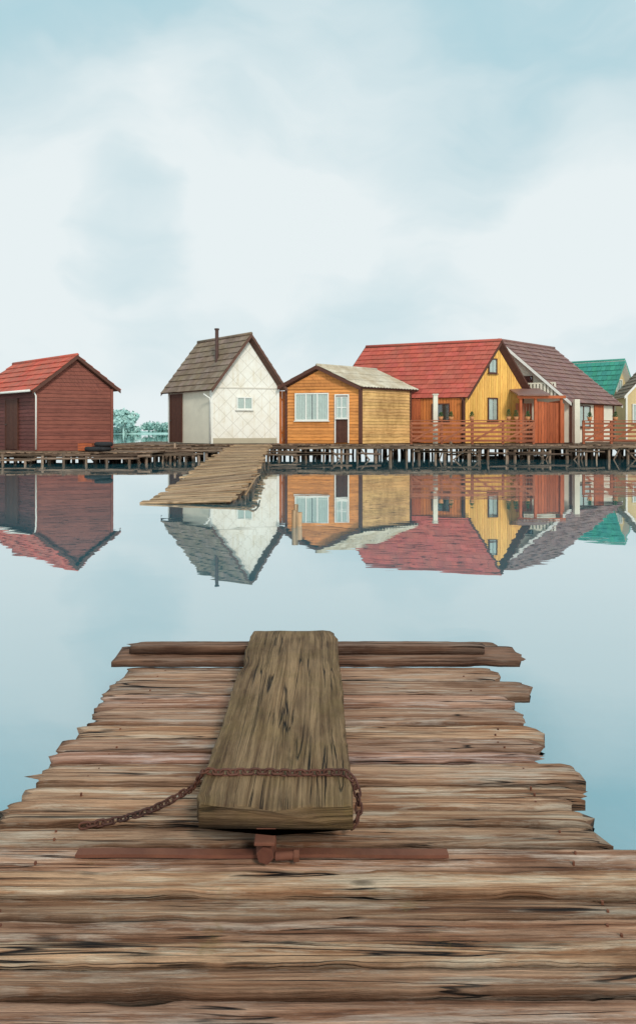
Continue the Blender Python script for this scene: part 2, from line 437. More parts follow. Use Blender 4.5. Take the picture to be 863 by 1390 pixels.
# ------------------------------------------------------------------ houses
A=pt(50,23.3);B=pt(151,24.3);vv=V(-3.6,3.0,0)
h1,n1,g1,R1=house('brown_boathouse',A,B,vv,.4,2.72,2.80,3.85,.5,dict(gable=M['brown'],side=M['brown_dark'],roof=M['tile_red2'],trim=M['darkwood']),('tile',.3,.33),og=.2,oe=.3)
cen=(A+B)/2+vv*.5
dp=MB(); dp.tube([A+V(-.15,-.1,2.62),A+V(-.05,-.1,2.55),A+V(.02,-.09,2.4),A+V(.02,-.09,.45)],.028,8); dp.build('downpipe',M['white'],h1,True)
gt=MB()
o=(A-B).normalized()*.32
gt.tube([A+o+V(0,0,2.58)-vv.normalized()*.2,A+vv+o+V(0,0,2.58)],.045,8)
gt.build('gutter',M['white'],h1,True)
door(h1,A,A+vv,cen,.28,.5,.42,2.35,M['darkwood'])
# 2 white house
A=pt(287,25.9);B=pt(376,26.6);vv=V(-2.15,2.1,0); cen=(A+B)/2+vv*.5
h2,n2,g2,R2=house('white_shingled_cottage',A,B,vv,.62,3.0,3.05,5.0,.52,dict(gable=M['diamond'],side=M['cream'],roof=M['tile_grey'],trim=M['trimbrown'],corner=M['white']),('tile',.3,.3),('flat','flat'),og=.35,oe=.34)
window(h2,A,B,cen,.375,.62,2.0,2.52,2,1,M['white'],True,'window')
door(h2,A,A+vv,cen,.66,.97,.64,2.72,M['darkwood'])
d=(B-A).normalized(); nn=V(d.y,-d.x,0)
tm=MB(); tm.box(A+nn*.027+V(0,0,2.86),d*(B-A).length,nn*.02,V(0,0,.05),t=(.8,.75,.7)); tm.build('gable_band',M['white'],h2)
sk=MB(); sk.box(A+nn*.027+V(0,0,.62),d*(B-A).length,nn*.012,V(0,0,.22),t=(.62,.58,.52)); sk.build('stained_plinth',M['cream'],h2)
ch=MB(); c0=R2+(A-R2)*.52+vv*.25; ch.cyl(c0+V(0,0,3.7),c0+V(0,0,5.32),.075,n=12,t=(.8,.5,.45)); ch.cyl(c0+V(0,0,5.32),c0+V(0,0,5.38),.10,n=12,t=(.6,.4,.35)); ch.build('chimney_pipe',M['metal'],h2,False)
dp=MB(); dp.tube([A+V(-.3,-.1,2.62),A+V(-.05,-.12,2.45),A+V(-.02,-.08,2.3),A+V(-.02,-.08,.65)],.03,8); dp.build('downpipe',M['white'],h2,True)
# 3 orange cabin
A=pt(390,26.5);B=pt(489,25.9);vv=V(2.22,1.7,0); cen=(A+B)/2+vv*.5
h3,n3,g3,R3=house('orange_cabin',A,B,vv,.62,2.98,2.92,3.72,.47,dict(gable=M['orange'],side=M['orange_old'],side2=M['orange_old'],roof=M['tile_pale'],trim=M['darkwood'],corner=M['darkwood']),('corr',.17,.022),og=.25,oe=.22,bh=.13)
window(h3,A,B,cen,.11,.575,1.55,2.68,3,1,M['white'],True)
door(h3,A,B,cen,.655,.85,.64,2.62,M['darkwood'],True,frame=M['white'])
tm=MB(); d=(B-A).normalized(); nn=V(d.y,-d.x,0); tm.box(A+nn*.035+V(0,0,2.84),d*(B-A).length,nn*.02,V(0,0,.09),t=(.9,.9,.9)); tm.build('gable_band',M['orange'],h3)
sc=MB(); x=PX(374,26.8)
while x<-1.32: sc.box(V(x,26.8,.6),V(0,0,2.2),V(.13,0,0),V(0,.03,0)); x+=.14
for z in (1,2.4): sc.box(V(PX(374,26.8),26.84,z),V(.52,0,0),V(0,.05,0),V(0,0,.08))
sc.build('plank_screen',M['ochre'])
# 4 red-roofed house
A=pt(628,27.0);B=pt(707,28.2);vv=V(-5.1,2.0,0); cen=(A+B)/2+vv*.5
h4,n4,g4,R4=house('red_roofed_chalet',A,B,vv,.62,2.66,3.05,4.95,.53,dict(gable=M['yellow'],side=M['ochre'],roof=M['tile_red'],trim=M['darkwood'],corner=M['darkwood']),('tile',.3,.26),og=.3,oe=.22,bh=.12,styles=('v','v'))
window(h4,A,B,cen,.40,.57,1.57,2.56,1,1,M['darkwood'],True)
window(h4,A,B,cen,.41,.56,3.6,4.25,1,1,M['darkwood'],True,'attic_window')
window(h4,A,A+vv,cen,.1,.24,1.5,2.3,1,1,M['darkwood'],False,'side_window')
door(h4,A,A+vv,cen,.33,.5,.64,2.5,M['redwood'])
dp=MB(); dp.tube([A+V(-.1,-.25,2.5),A+V(-.04,-.08,2.35),A+V(-.04,-.06,.65)],.035,8); dp.build('downpipe',M['darkwood'],h4,True)
# 5 brown metal-roofed house
A=V(7.0,30.6,0);B=pt(774,28.6);vv=V(2.95,2.4,0); cen=(A+B)/2+vv*.5
h5,n5,g5,R5=house('brown_roofed_chalet',A,B,vv,.62,3.0,2.55,5.25,.39,dict(gable=M['cream'],side=M['cream'],roof=M['tile_brown'],trim=M['darkwood'],corner=M['darkwood']),('tile',.24,.3),('flat','flat'),og=.45,oe=.35,fascia=M['white'])
window(h5,A,B,cen,.50,.66,2.95,3.65,2,1,M['darkwood'],False,'attic_window')
window(h5,B,B+vv,cen,.1,.42,1.3,2.3,2,1,M['darkwood'],True,'side_window')
door(h5,B,B+vv,cen,.52,.74,.64,2.35,M['redwood'])
window(h5,A,B,cen,.8,.93,1.3,2.2,1,1,M['redwood'],True,'front_window')
bl=MB(); d=(B-A).normalized(); nn=V(d.y,-d.x,0)
b0=A+d*2.0+nn*.35
bl.box(b0+V(0,0,2.62),d*2.1,nn*-.32,V(0,0,.08))
for i in range(15): bl.box(b0+d*(i*.145)+V(0,0,2.7),V(0,0,.55),d*.09,nn*-.02)
bl.box(b0+V(0,0,3.25),d*2.1,nn*-.05,V(0,0,.06)); bl.build('balcony',M['cream'],h5)
pc=MB()
pc.box(V(PX(783,27.6)-.11,27.6,.6),V(.22,0,0),V(0,.22,0),V(0,0,1.9),t=(1,1,1))
pc.build('porch_pillar',M['cream'],h5)
po=empty('plank_porch',V(9.3,26.9,.62))
X0=PX(704,27.1);X1=PX(762,27.1)
m1=MB(); x=X0+.7
while x<X1: m1.box(V(x,27.1,.62),V(0,0,1.75+.1*math.sin(x)),V(.11,0,0),V(0,.03,0),var=.2); x+=.122
m1.build('plank_front',M['redwood'],po)
m1=MB(); x=27.13
while x<28.5: m1.box(V(X1-.03,x,.62),V(0,0,1.8),V(.03,0,0),V(0,.11,0)); x+=.118
m1.build('plank_side',M['redwood'],po)
m1=MB(); x=X0
while x<X0+.7: m1.box(V(x,27.55,.62),V(0,0,1.7),V(.1,0,0),V(0,.03,0)); x+=.118
m1.build('porch_back',M['fence'],po)
m1=MB()
for x in (X0,X0+.62,X1-.1): m1.box(V(x,27.0,.62),V(0,0,1.95),V(.1,0,0),V(0,.1,0),t=(1,1,1))
m1.box(V(X0-.1,26.92,2.5),V(X1-X0+.2,0,0),V(0,.12,0),V(0,0,.12)); m1.build('porch_posts',M['redwood'],po)
m1=MB(); m1.hexa([V(X0-.15,26.8,2.62),V(X1-.6,26.8,2.62),V(X1-.6,28.2,2.95),V(X0-.15,28.2,2.95),V(X0-.15,26.8,2.68),V(X1-.6,26.8,2.68),V(X1-.6,28.2,3.01),V(X0-.15,28.2,3.01)]); m1.build('porch_roof',M['tile_brown'],po)
# 6 green-roofed house
A=pt(824,35);B=pt(852,36);vv=V(-3.2,2.2,0); cen=(A+B)/2+vv*.5
h6,*_=house('green_roofed_house',A,B,vv,.62,3.3,3.3,4.98,.5,dict(gable=M['beige'],side=M['beige'],roof=M['tile_green'],trim=M['white'],corner=M['white']),('tile',.24,.3),('flat','flat'),og=.35,oe=.3,fascia=M['tile_green'])
window(h6,A,B,cen,.35,.65,3.3,4.0,1,1,M['white'],True)
# 7 beige house right edge
A=pt(850,32.2);B=pt(915,32.6);vv=V(.4,2.0,0); cen=(A+B)/2+vv*.5
h7,*_=house('beige_boathouse',A,B,vv,.62,3.0,3.0,4.3,.5,dict(gable=M['beige'],side=M['beige'],roof=M['tile_grey'],trim=M['white'],corner=M['white']),('tile',.3,.3),('flat','flat'),og=.3,oe=.3)
window(h7,A,B,cen,.1,.35,1.5,2.5,2,1,M['white'],True)
# ------------------------------------------------------------------ walkway on piles
def deck(name,x0,x1,y0,y1,z,seed,pile_dx=.75,rows=None,bw=.16,wob=.02):
    random.seed(seed)
    par=empty(name,V((x0+x1)/2,(y0+y1)/2,z))
    m=MB(); x=x0
    while x<x1:
        w=bw*U(.9,1.1); m.box(V(x,y0+U(-.10,.05),z-.045+U(-.012,.006)),V(0,y1-y0,0),V(w-.012,0,0),V(0,0,.04),var=.25); x+=w
    m.build('deck_boards',M['decking'],par)
    m=MB(); rows=rows or [y0+.12]
    for yy in rows:
        x=x0
        while x<x1:
            l=min(U(2,3.5),x1-x); m.box(V(x,yy,z-.19+U(-.02,.01)),V(l,0,0),V(0,.07,0),V(0,0,.13),var=.25); x+=l+.01
    yy=y0-.035
    x=x0
    while x<x1:
        l=min(U(1.5,3.2),x1-x); dz=U(-.05,.02)
        if R()<.75: m.hexa([V(x,yy-.035,z-.14+dz),V(x+l,yy-.035,z-.14),V(x+l,yy-.005,z-.14),V(x,yy-.005,z-.14+dz),V(x,yy-.035,z-.06+dz),V(x+l,yy-.035,z-.06),V(x+l,yy-.005,z-.06),V(x,yy-.005,z-.06+dz)],var=.35)
        x+=l+.01
    m.build('joists',M['pile'],par)
    m=MB()
    for ri,yy in enumerate(rows):
        x=x0+U(0,.3)
        while x<x1:
            r=U(.035,.08); lean=U(-.09,.09)
            m.cyl(V(x+lean,yy+U(-.06,.06),-1.0),V(x,yy,z-.045+(U(0,.22) if (ri==0 and R()<.15) else 0)),r,r*.95,9,jit=.05)
            if R()<.38 and ri<2: m.cyl(V(x,yy-.05,-.3),V(x+U(-.9,.9),yy-.05,z-.12),.03,.03,7)
            if R()<.20 and ri<2: m.box(V(x,yy-.1,U(.1,.32)),V(U(.8,2.2),0,U(-.05,.05)),V(0,.03,0),V(0,0,.07),var=.35)
            x+=pile_dx*U(.35,1.3)
    m.build('pilings',M['pile'],par,True)
    return par
deck('walkway_deck',-8.6,20,25.1,33.5,.6,11,.58,[25.2,26.1,27.4,29.5,32])
deck('mooring_platform',-17,PX(205,22.2),22.2,29,.4,12,.65,[22.3,23.3,24.8,27])
deck('landing_stage',-8.4,-3.6,24.2,25.04,.5,15,.5,[24.3,24.85])
deck('rear_walkway',9,20,33.54,41,.6,13,1.2,[34,37,40])
rf=MB(); random.seed(4)
for x0,x1,y,z in ((-13,-9.6,21.5,.12),(-9.4,-6.2,21.6,.16),(-6.1,-4.6,23.4,.22)):
    for k in range(4): rf.box(V(x0+U(-.1,.1),y+k*.16,z+U(-.01,.01)),V(x1-x0,0,0),V(0,.14,0),V(0,0,.05),var=.25)
    for k in range(5):
        xx=x0+.1+(x1-x0-.3)*k/4; rf.cyl(V(xx,y+.05,-.8),V(xx+U(-.05,.05),y+.05,z+U(.02,.25)),.05,.045,8)
rf.build('floating_raft',M['pile'])
# ------------------------------------------------------------------ fences with planters
def fence(name,x0,x1,Y,z=.6,h=.85,mat=M['fence'],rails=5,seed=1):
    random.seed(seed); par=empty(name,V((x0+x1)/2,Y,z)); m=MB()
    n=max(1,round((x1-x0)/1.15))
    for i in range(n+1):
        x=x0+(x1-x0)*i/n; m.box(V(x-.045,Y,z),V(0,0,h+.08),V(.09,0,0),V(0,.09,0))
    m.build('posts',mat,par); m=MB()
    for k in range(rails):
        m.box(V(x0,Y-.025,z+.1+(h-.16)*k/(rails-1)),V(x1-x0,0,0),V(0,.022,0),V(0,0,.085),var=.15)
    for i in range(n):
        xa=x0+(x1-x0)*i/n;xb=x0+(x1-x0)*(i+1)/n
        m.hexa([V(xa+.05,Y-.05,z+.1),V(xb-.05,Y-.05,z+h-.1),V(xb-.05,Y-.028,z+h-.1),V(xa+.05,Y-.028,z+.1),V(xa+.05,Y-.05,z+.19),V(xb-.05,Y-.05,z+h-.01),V(xb-.05,Y-.028,z+h-.01),V(xa+.05,Y-.028,z+.19)])
    m.box(V(x0-.05,Y-.05,z+h+.08),V(x1-x0+.1,0,0),V(0,.14,0),V(0,0,.035),var=.1)
    m.build('rails',mat,par); return par
f1=fence('terrace_fence',PX(558,25.6),PX(724,25.6),25.6,seed=2)
f2=fence('terrace_fence',PX(792,26.3),PX(905,26.3),26.3,seed=3)
def shrub(name,c,h,w,seed,flower=False):
    random.seed(seed); par=empty(name,c)
    pot=MB(); pot.cyl(c,c+V(0,0,.14),.07,.1,12,t=(.9,.5,.4)); pot.build('pot',M['beige'],par,True)
    st=MB(); st.cyl(c+V(0,0,.1),c+V(0,0,h),.012,.005,6); st.build('stem',M['pile'],par)
    m=MB()
    for i in range(260):
        f=R(); z=.13+f*h; r=w*(1-.75*f)*math.sqrt(R()); a=U(0,6.28)
        p=c+V(r*math.cos(a),r*math.sin(a),z); e=V(U(-1,1),U(-1,1),U(-.2,1)).normalized()*.035; g=e.orthogonal().normalized()*.014
        k=U(.6,1.5); m.face([p,p+e*.5+g,p+e,p+e*.5-g],[(0,0)]*4,(k,k,k))
    m.build('leaves',M['leaf'],par,recalc=False)
for i,(px,h) in enumerate(((598,.18),(612,.2),(640,.2),(690,.3),(700,.26),(716,.22),(800,.2),(835,.22))):
    Y=25.62 if px<760 else 26.32
    shrub('potted_shrub',V(PX(px,Y),Y+.02,.6+.85+.115),h,.13,50+i)
pl=MB(); pl.box(V(PX(591,26.2)-.09,26.2,.6),V(.18,0,0),V(0,.18,0),V(0,0,2.0),t=(1,1,1)); pl.box(V(PX(591,26.2)-.12,26.17,2.6),V(.24,0,0),V(0,.24,0),V(0,0,.05),t=(.9,.9,.9)); pl.build('concrete_pillar',M['cream'],bevel=.01)
def tyre(c):
    m=MB(); pts=[c+V(.24*math.cos(a),.24*math.sin(a),0) for a in [2*math.pi*i/24 for i in range(24)]]
    m.tube(pts,.085,10,True); return m.build('rubber_tyre',M['rubber'],None,True)
tyre(V(PX(139,22.9),22.9,.49)); tyre(V(PX(141,22.9),22.9,.65)); tyre(V(PX(128,22.7),22.7,.49))
cr=MB(); random.seed(5)
c0=V(PX(106,22.8),22.8,.41)
for k in range(3): cr.box(c0+V(0,0,.02+k*.09),V(.5,0,0),V(0,.02,0),V(0,0,.07)); cr.box(c0+V(0,.33,.02+k*.09),V(.5,0,0),V(0,.02,0),V(0,0,.07)); cr.box(c0+V(0,.02,.02+k*.09),V(0,.31,0),V(.02,0,0),V(0,0,.07)); cr.box(c0+V(.48,.02,.02+k*.09),V(0,.31,0),V(.02,0,0),V(0,0,.07))
for k in range(4): cr.box(c0+V(0,.03+k*.08,0),V(.5,0,0),V(0,.07,0),V(0,0,.018))
cr.build('wooden_crate',M['redwood'])
# ------------------------------------------------------------------ curving plank footbridge
fb=empty('plank_footbridge',V(-2.2,17,.2)); random.seed(21)
ctr=[(-2.52,25.0,.58,0),(-2.50,22,.44,0),(-2.30,18,.33,.02),(-2.08,14.6,.27,.07),(-1.92,12.2,.20,.10),(-1.90,10.8,.12,.08),(-1.97,9.7,.02,.02)]
def cinterp(t):
    n=len(ctr)-1; x=t*n; i=min(int(x),n-1); f=x-i
    p=[ctr[max(0,min(n,i+k))] for k in (-1,0,1,2)]
    r=[]
    for a,b,c,d in zip(*p): r.append(.5*((2*b)+(-a+c)*f+(2*a-5*b+4*c-d)*f*f+(-a+3*b-3*c+d)*f**3))
    return r
pts=[cinterp(i/600) for i in range(601)]
m=MB(); acc=0
for i in range(1,600):
    acc+=math.dist(pts[i][:2],pts[i-1][:2])
    if acc>.175:
        acc=0; x,y,z,tl=pts[i]; q=pts[i+1]; w=U(.66,.80)-max(0,(12-y))*.04
        dx=V(q[0]-x,q[1]-y,q[2]-z).normalized(); side=V(-dx.y,dx.x,0).normalized(); side=side if side.x>0 else -side
        side=(side+V(0,U(-.05,.05),tl*1.0+U(-.015,.015))).normalized(); up=side.cross(dx); up=up if up.z>0 else -up
        o=V(x,y,z)-side*(w+U(-.07,.07))
        m.box(o,side*(2*w),dx*.148,up*.03,var=.3)
m.build('slats',M['bridge'],fb)
m=MB()
for s in (-.55,.55):
    for i in range(0,580,20):
        a=pts[i];b=pts[i+20]
        A_=V(a[0]+s,a[1],a[2]+s*a[3]-.14);B_=V(b[0]+s,b[1],b[2]+s*b[3]-.14)
        m.box(A_,B_-A_,V(.06,0,0),V(0,0,.12),var=.2)
m.build('stringers',M['under'],fb)
m=MB()
for i in range(30,560,45):
    a=pts[i]
    for s in (-.62,.62): m.cyl(V(a[0]+s+U(-.05,.05),a[1],-.9),V(a[0]+s,a[1],a[2]+s*a[3]-.02),.045,.04,8)
m.build('posts',M['pile'],fb,True)
m=MB()
rp=[]
for i in range(380,560,8):
    a=pts[i]; f=(i-380)/180; rp.append(V(a[0]+.80,a[1],a[2]+.04+.09*math.sin(f*math.pi)))
m.tube(rp,.016,6)
m.build('rope_rail',M['bridge'],fb,True)
st=MB(); random.seed(8)
for px,y,h,r in ((398,716,.2,.03),(405,714,.16,.035),(401,712,.24,.028)):
    Y=F*CH/(y-586); st.cyl(V(PX(px,Y),Y,-.5),V(PX(px,Y)+.01,Y,h),r,r*.9,9,jit=.12)
st.build('mooring_stump',M['bridge'],None,True)
# ------------------------------------------------------------------ foreground dock
ZD=.2; CD=CH-ZD
def plank(mb,x0,x1,y0,y1,zt,th,seed,skew=0,rag=.012,wav=.003,nx=None,xf=None,roundr=.004,kr=(.74,1.20),edge_d=.55):
    rnd=random.Random(seed); so=rnd.uniform(0,200)
    nx=nx or max(20,int((x1-x0)/.015)); w=y1-y0
    ts=[0,.02,.06,.16,.33,.5,.67,.84,.94,.98,1]
    k=rnd.uniform(*kr); t=(k,k*rnd.uniform(.95,1.03),k*rnd.uniform(.92,1.06))
    nz=lambda a,b,c: noise.noise(V(a,b,c))
    cup=rnd.uniform(-.003,.002); rings=[]
    tiltz=rnd.uniform(-.0035,.0035)
    uo=rnd.uniform(0,60); vo=rnd.uniform(0,60)
    for i in range(nx+1):
        f=i/nx; ring=[]
        for side in (0,1):
            tl=ts if side==0 else ts[::-1]
            for tt in tl:
                if side==1 and tt not in (0,1,.5): continue
                x=x0+(x1-x0)*f
                e0=max(0,1-f*12);e1=max(0,1-(1-f)*12)
                x+= -nz(tt*3.7+so,1,2)*rag*2.6*e0 + nz(tt*3.7+so,5,7)*rag*2.6*e1
                x+= (e0**4)*rag*abs(tt-.5) - (e1**4)*rag*abs(tt-.5)
                es=0 if tt<.5 else 9
                edge=nz(x*4+so,3,es)*.9+nz(x*17+so,4,es)*.7+nz(x*60+so,4,es)*.45
                chip=max(0,nz(x*6+so,8,es)-.26)*6.0
                sgn=1 if tt<.5 else -1
                y=y0+w*tt+skew*(f-.5)+(edge*wav*1.5+sgn*chip*wav*1.6)*(abs(tt-.5)*2)**3
                if side==0:
                    dd=min(tt,1-tt)*w; z=zt+tiltz*(tt-.5)*2
                    if dd<roundr: z-=roundr*(1-math.sqrt(max(0,1-(1-dd/roundr)**2)))*.8
                    z+=nz(x*2.2+so,tt*2,1)*wav*.8+nz(x*9+so,tt*w*90,2)*wav*.45+cup*(1-4*(tt-.5)**2)
                    z-=max(0,nz(x*1.3+so,tt*w*60,7)-.35)*wav*3
                    z-= (e0**6+e1**6)*.004
                else: z=zt-th
                vv_=tt*w if side==0 else -th-(1-tt)*w
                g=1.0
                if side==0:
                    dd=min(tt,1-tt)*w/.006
                    g=edge_d+(1-edge_d)*dd if dd<1 else 1  # occlusion-like shade plus edge grime, painted into the tint beside the gaps
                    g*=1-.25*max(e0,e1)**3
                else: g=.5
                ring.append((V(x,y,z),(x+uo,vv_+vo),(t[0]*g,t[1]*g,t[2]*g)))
        rings.append(ring)
    n=len(rings[0]); b=len(mb.v)
    for ring in rings:
        for r in ring: mb.v.append(tuple(xf@r[0] if xf else r[0]))
    for i in range(nx):
        for j in range(n):
            j2=(j+1)%n
            A=b+i*n+j;B_=b+i*n+j2;C=b+(i+1)*n+j2;D=b+(i+1)*n+j
            rr=(rings[i][j],rings[i][j2],rings[i+1][j2],rings[i+1][j])
            mb.f.append((A,B_,C,D)); uv=[q[1] for q in rr]
            if j2==0 or j==10:
                u0=uv[0][0];u1=uv[2][0]; vb=vo+(0 if j2==0 else w)
                uv=[(u0,vb+(th if j2==0 else 0)),(u0,vb+(0 if j2==0 else th)),(u1,vb+(0 if j2==0 else th)),(u1,vb+(th if j2==0 else 0))]
            mb.uv.append(uv); mb.t.append([q[2] for q in rr])
    for i in (0,nx):
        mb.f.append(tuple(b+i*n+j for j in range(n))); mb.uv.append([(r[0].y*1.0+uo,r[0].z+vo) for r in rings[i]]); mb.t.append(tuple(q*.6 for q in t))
dk=empty('wooden_jetty',V(0,1.7,ZD))
rows=[(905,924,163,682),(924,943,140,726),(943,961,128,700),(961,984,118,718),(984,1003,98,744),(1003,1019,78,734),
(1019,1036,60,738),(1036,1062,42,796),(1062,1084,22,800),(1084,1099,8,782),(1099,1121,-8,806),(1121,1147,-30,822),
(1147,1181,-160,905),(1181,1215,-160,960),(1215,1246,-200,985),(1246,1279,-220,1010),(1279,1312,-240,1030),(1312,1350,-260,1060),(1350,1400,-280,1100),(1400,1470,-300,1150)]
m=MB(); rs=random.Random(3)
for i,(ya,yb,xa,xb) in enumerate(rows):
    Ya=F*CD/(ya-586);Yb=F*CD/(yb-586);Ym=F*CD/((yb)-586)
    gap=.003+rs.random()*.004
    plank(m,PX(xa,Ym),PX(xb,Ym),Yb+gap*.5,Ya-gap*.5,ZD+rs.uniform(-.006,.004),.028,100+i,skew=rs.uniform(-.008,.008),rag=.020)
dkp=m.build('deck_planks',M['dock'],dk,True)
m=MB()
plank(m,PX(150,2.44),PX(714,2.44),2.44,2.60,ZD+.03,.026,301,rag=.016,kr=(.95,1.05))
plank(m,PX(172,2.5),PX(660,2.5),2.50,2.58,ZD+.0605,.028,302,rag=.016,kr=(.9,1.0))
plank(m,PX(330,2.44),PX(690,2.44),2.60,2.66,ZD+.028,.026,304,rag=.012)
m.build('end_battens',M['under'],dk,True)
m=MB()
for x in (-.62,-.1,.5):
    m.box(V(x,.5,ZD-.135),V(0,2.02,0),V(.07,0,0),V(0,0,.09),var=.1)
for x in (-.9,.62): m.box(V(x,.5,ZD-.135),V(0,.82,0),V(.07,0,0),V(0,0,.09),var=.1)
m.build('stringers',M['under'],dk)
m=MB()
for x,y in ((-.58,2.3),(.46,2.3),(-.62,1.4),(.5,1.4),(.8,.8),(-.8,.8)): m.cyl(V(x,y,-1.2),V(x,y,ZD-.045),.05,.05,12,jit=.04)
m.build('posts',M['pile'],dk,True)
nm=MB(); rs=random.Random(9)
for (ya,yb,xa,xb) in rows[:18]:
    Ya=F*CD/(ya-586);Yb=F*CD/(yb-586)
    for x in (-.585,.535):
        for f in (.3,.7):
            if rs.random()<.6:
                p=V(x+rs.uniform(-.015,.015),Yb+(Ya-Yb)*f,ZD-.001); nm.cyl(p-V(0,0,.01),p+V(0,0,.0025),.0028,n=8,t=(.7,.6,.6))
nm.build('nails',M['rust'],dk)
bn=empty('bench_board',V(-.09,1.9,ZD+.1))
xf=Matrix(((0,1,0,0),(1,0,0,0),(0,0,1,0),(0,0,0,1)))
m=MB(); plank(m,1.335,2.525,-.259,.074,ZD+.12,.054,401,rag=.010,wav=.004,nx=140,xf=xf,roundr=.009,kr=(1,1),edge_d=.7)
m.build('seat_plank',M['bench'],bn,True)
br=empty('rusty_iron_bracket',V(-.07,1.36,ZD))
m=MB(); K=24
for i in range(K):
    xa=-.509+(.783)*i/K; xb=-.509+.783*(i+1)/K
    za=ZD+.005+.001*math.sin(i*.5); zb=ZD+.005+.001*math.sin((i+1)*.5)
    m.hexa([V(xa,1.345,za),V(xb,1.345,zb),V(xb,1.366,zb),V(xa,1.366,za),V(xa,1.345,za+.007),V(xb,1.345,zb+.007),V(xb,1.366,zb+.007),V(xa,1.366,za+.007)],t=(1,1,1))
m.build('flat_bar',M['rust'],br)
m=MB(); cx=PX(361,1.34)
m.box(V(cx-.021,1.345,ZD+.013),V(.042,0,0),V(0,.012,0),V(0,0,.055),t=(.8,.8,.8))
m.box(V(cx-.021,1.30,ZD+.059),V(.042,0,0),V(0,.043,0),V(0,0,.007),t=(.9,.9,.9))
m.cyl(V(cx,1.342,ZD+.027),V(cx,1.318,ZD+.027),.022,.019,6,t=(.75,.7,.7))
m.cyl(V(cx+.02,1.325,ZD+.022),V(cx+.068,1.327,ZD+.024),.0085,.0085,10,t=(1,1,1))
m.cyl(V(cx+.058,1.327,ZD+.0235),V(cx+.070,1.327,ZD+.0235),.013,.013,6,t=(.8,.8,.8))
m.build('bolt_and_plate',M['rust'],br,bevel=.0015)
zc=ZD+.009; zt=ZD+.128
path=[V(-.535,1.448,zc),V(-.50,1.458,zc),V(-.45,1.475,zc),V(-.40,1.505,zc),V(-.36,1.54,zc+.002),V(-.325,1.545,zc+.02),V(-.295,1.515,zc+.05),V(-.274,1.48,ZD+.10),V(-.258,1.458,zt),V(-.22,1.452,zt),
      V(-.14,1.455,zt),V(-.05,1.45,zt),V(.02,1.452,zt),V(.062,1.45,zt),V(.082,1.44,ZD+.112),V(.090,1.425,ZD+.08),V(.088,1.41,ZD+.05),V(.07,1.40,ZD+.03)]
def cat(P,t):
    n=len(P)-1; x=t*n; i=min(int(x),n-1); f=x-i
    a,b,c,d=[P[max(0,min(n,i+k))] for k in (-1,0,1,2)]
    return .5*((2*b)+(c-a)*f+(2*a-5*b+4*c-d)*f*f+(3*b-a-3*c+d)*f**3)
sm=[cat(path,i/3000) for i in range(3001)]
m=MB(); pitch=.0165; kk=0; lastp=sm[0]
for i in range(1,3001):
    if (sm[i]-lastp).length>=pitch:
        a=lastp;b=sm[i];lastp=b; c=(a+b)/2; dx=(b-a).normalized(); s=V(0,0,1).cross(dx).normalized() if abs(dx.z)<.9 else V(0,1,0); s=(s-dx*s.dot(dx)).normalized(); up=dx.cross(s)
        an=(.25 if kk%2 else 1.35)+U(-.2,.2); sd=s*math.cos(an)+up*math.sin(an); kk+=1
        hl=.0055; rr=.0064; ring=[]
        for q in range(8): th=-math.pi/2+math.pi*q/7; ring.append(c+dx*(hl+rr*math.cos(th))+sd*(rr*math.sin(th)))
        for q in range(8): th=math.pi/2+math.pi*q/7; ring.append(c+dx*(-hl+rr*math.cos(th))+sd*(rr*math.sin(th)))
        k=U(.7,1.3); m.tube(ring,.0026,6,True,t=(k,k*.95,k*.9))
m.build('rusty_chain',M['rust_dark'],None,True)
# ------------------------------------------------------------------ water and far shore
m=MB(); s=6000
m.face([V(-s,-s,0),V(s,-s,0),V(s,s,0),V(-s,s,0)],[(0,0),(1,0),(1,1),(0,1)],(1,1,1)); m.build('lake_water',M['water'],recalc=False)
m=MB()
m.face([V(-s,-s,-2.5),V(s,-s,-2.5),V(s,s,-2.5),V(-s,s,-2.5)],[(0,0),(1,0),(1,1),(0,1)],(1,1,1)); m.build('lake_bed_ground',M['room'],recalc=False)
random.seed(31)
def treeline(name,items,nl=420):
    m=MB()
    for (x,y,h,w) in items:
        m.cyl(V(x,y,-.2),V(x,y,h*.6),w*.05,w*.02,6)
        lobes=[(V(x+U(-.36,.36)*w,y+U(-.36,.36)*w,h*U(.3,.72)),w*U(.22,.34)) for _ in range(9)]+[(V(x,y,h*.5),w*.36)]
        for i in range(nl):
            c,r=random.choice(lobes); dr=V(random.gauss(0,1),random.gauss(0,1),random.gauss(0,.8)).normalized()
            p=c+dr*r*U(.5,1.06)
            if p.z<.1: p.z=U(.1,.6)
            if p.z>h: p.z=h-U(0,.4)
            e=V(U(-1,1),U(-1,1),U(-1,1)).normalized()*w*.075; g=e.cross(dr).normalized()*w*.06; k=U(.88,1.08)
            m.face([p-e,p+g,p+e,p-g],[(0,0)]*4,(k,k,k))
    m.build(name,M['haze'],recalc=False)
D=330
treeline('distant_tree',[(PX(168,D),D,1.1+34/F*D,11.5)],1500)
it=[]
x=-330
while x<420:
    px=x/D*F+431.5
    hh=U(3.0,4.4)
    if 186<px<234: hh=U(6.0,7.4)
    it.append((x,D+U(5,25),hh,U(7,10))); x+=U(3.5,6)
treeline('distant_treeline',it,500)
m=MB()
for i in range(60):
    x0=-600+20*i
    m.hexa([V(x0,D,-.3),V(x0+20,D,-.3),V(x0+20,D+120,-.3),V(x0,D+120,-.3),V(x0,D+2,.5),V(x0+20,D+2,.5),V(x0+20,D+120,1.5),V(x0,D+120,1.5)],t=(1,1,1))
m.build('far_shore_ground',M['haze'])
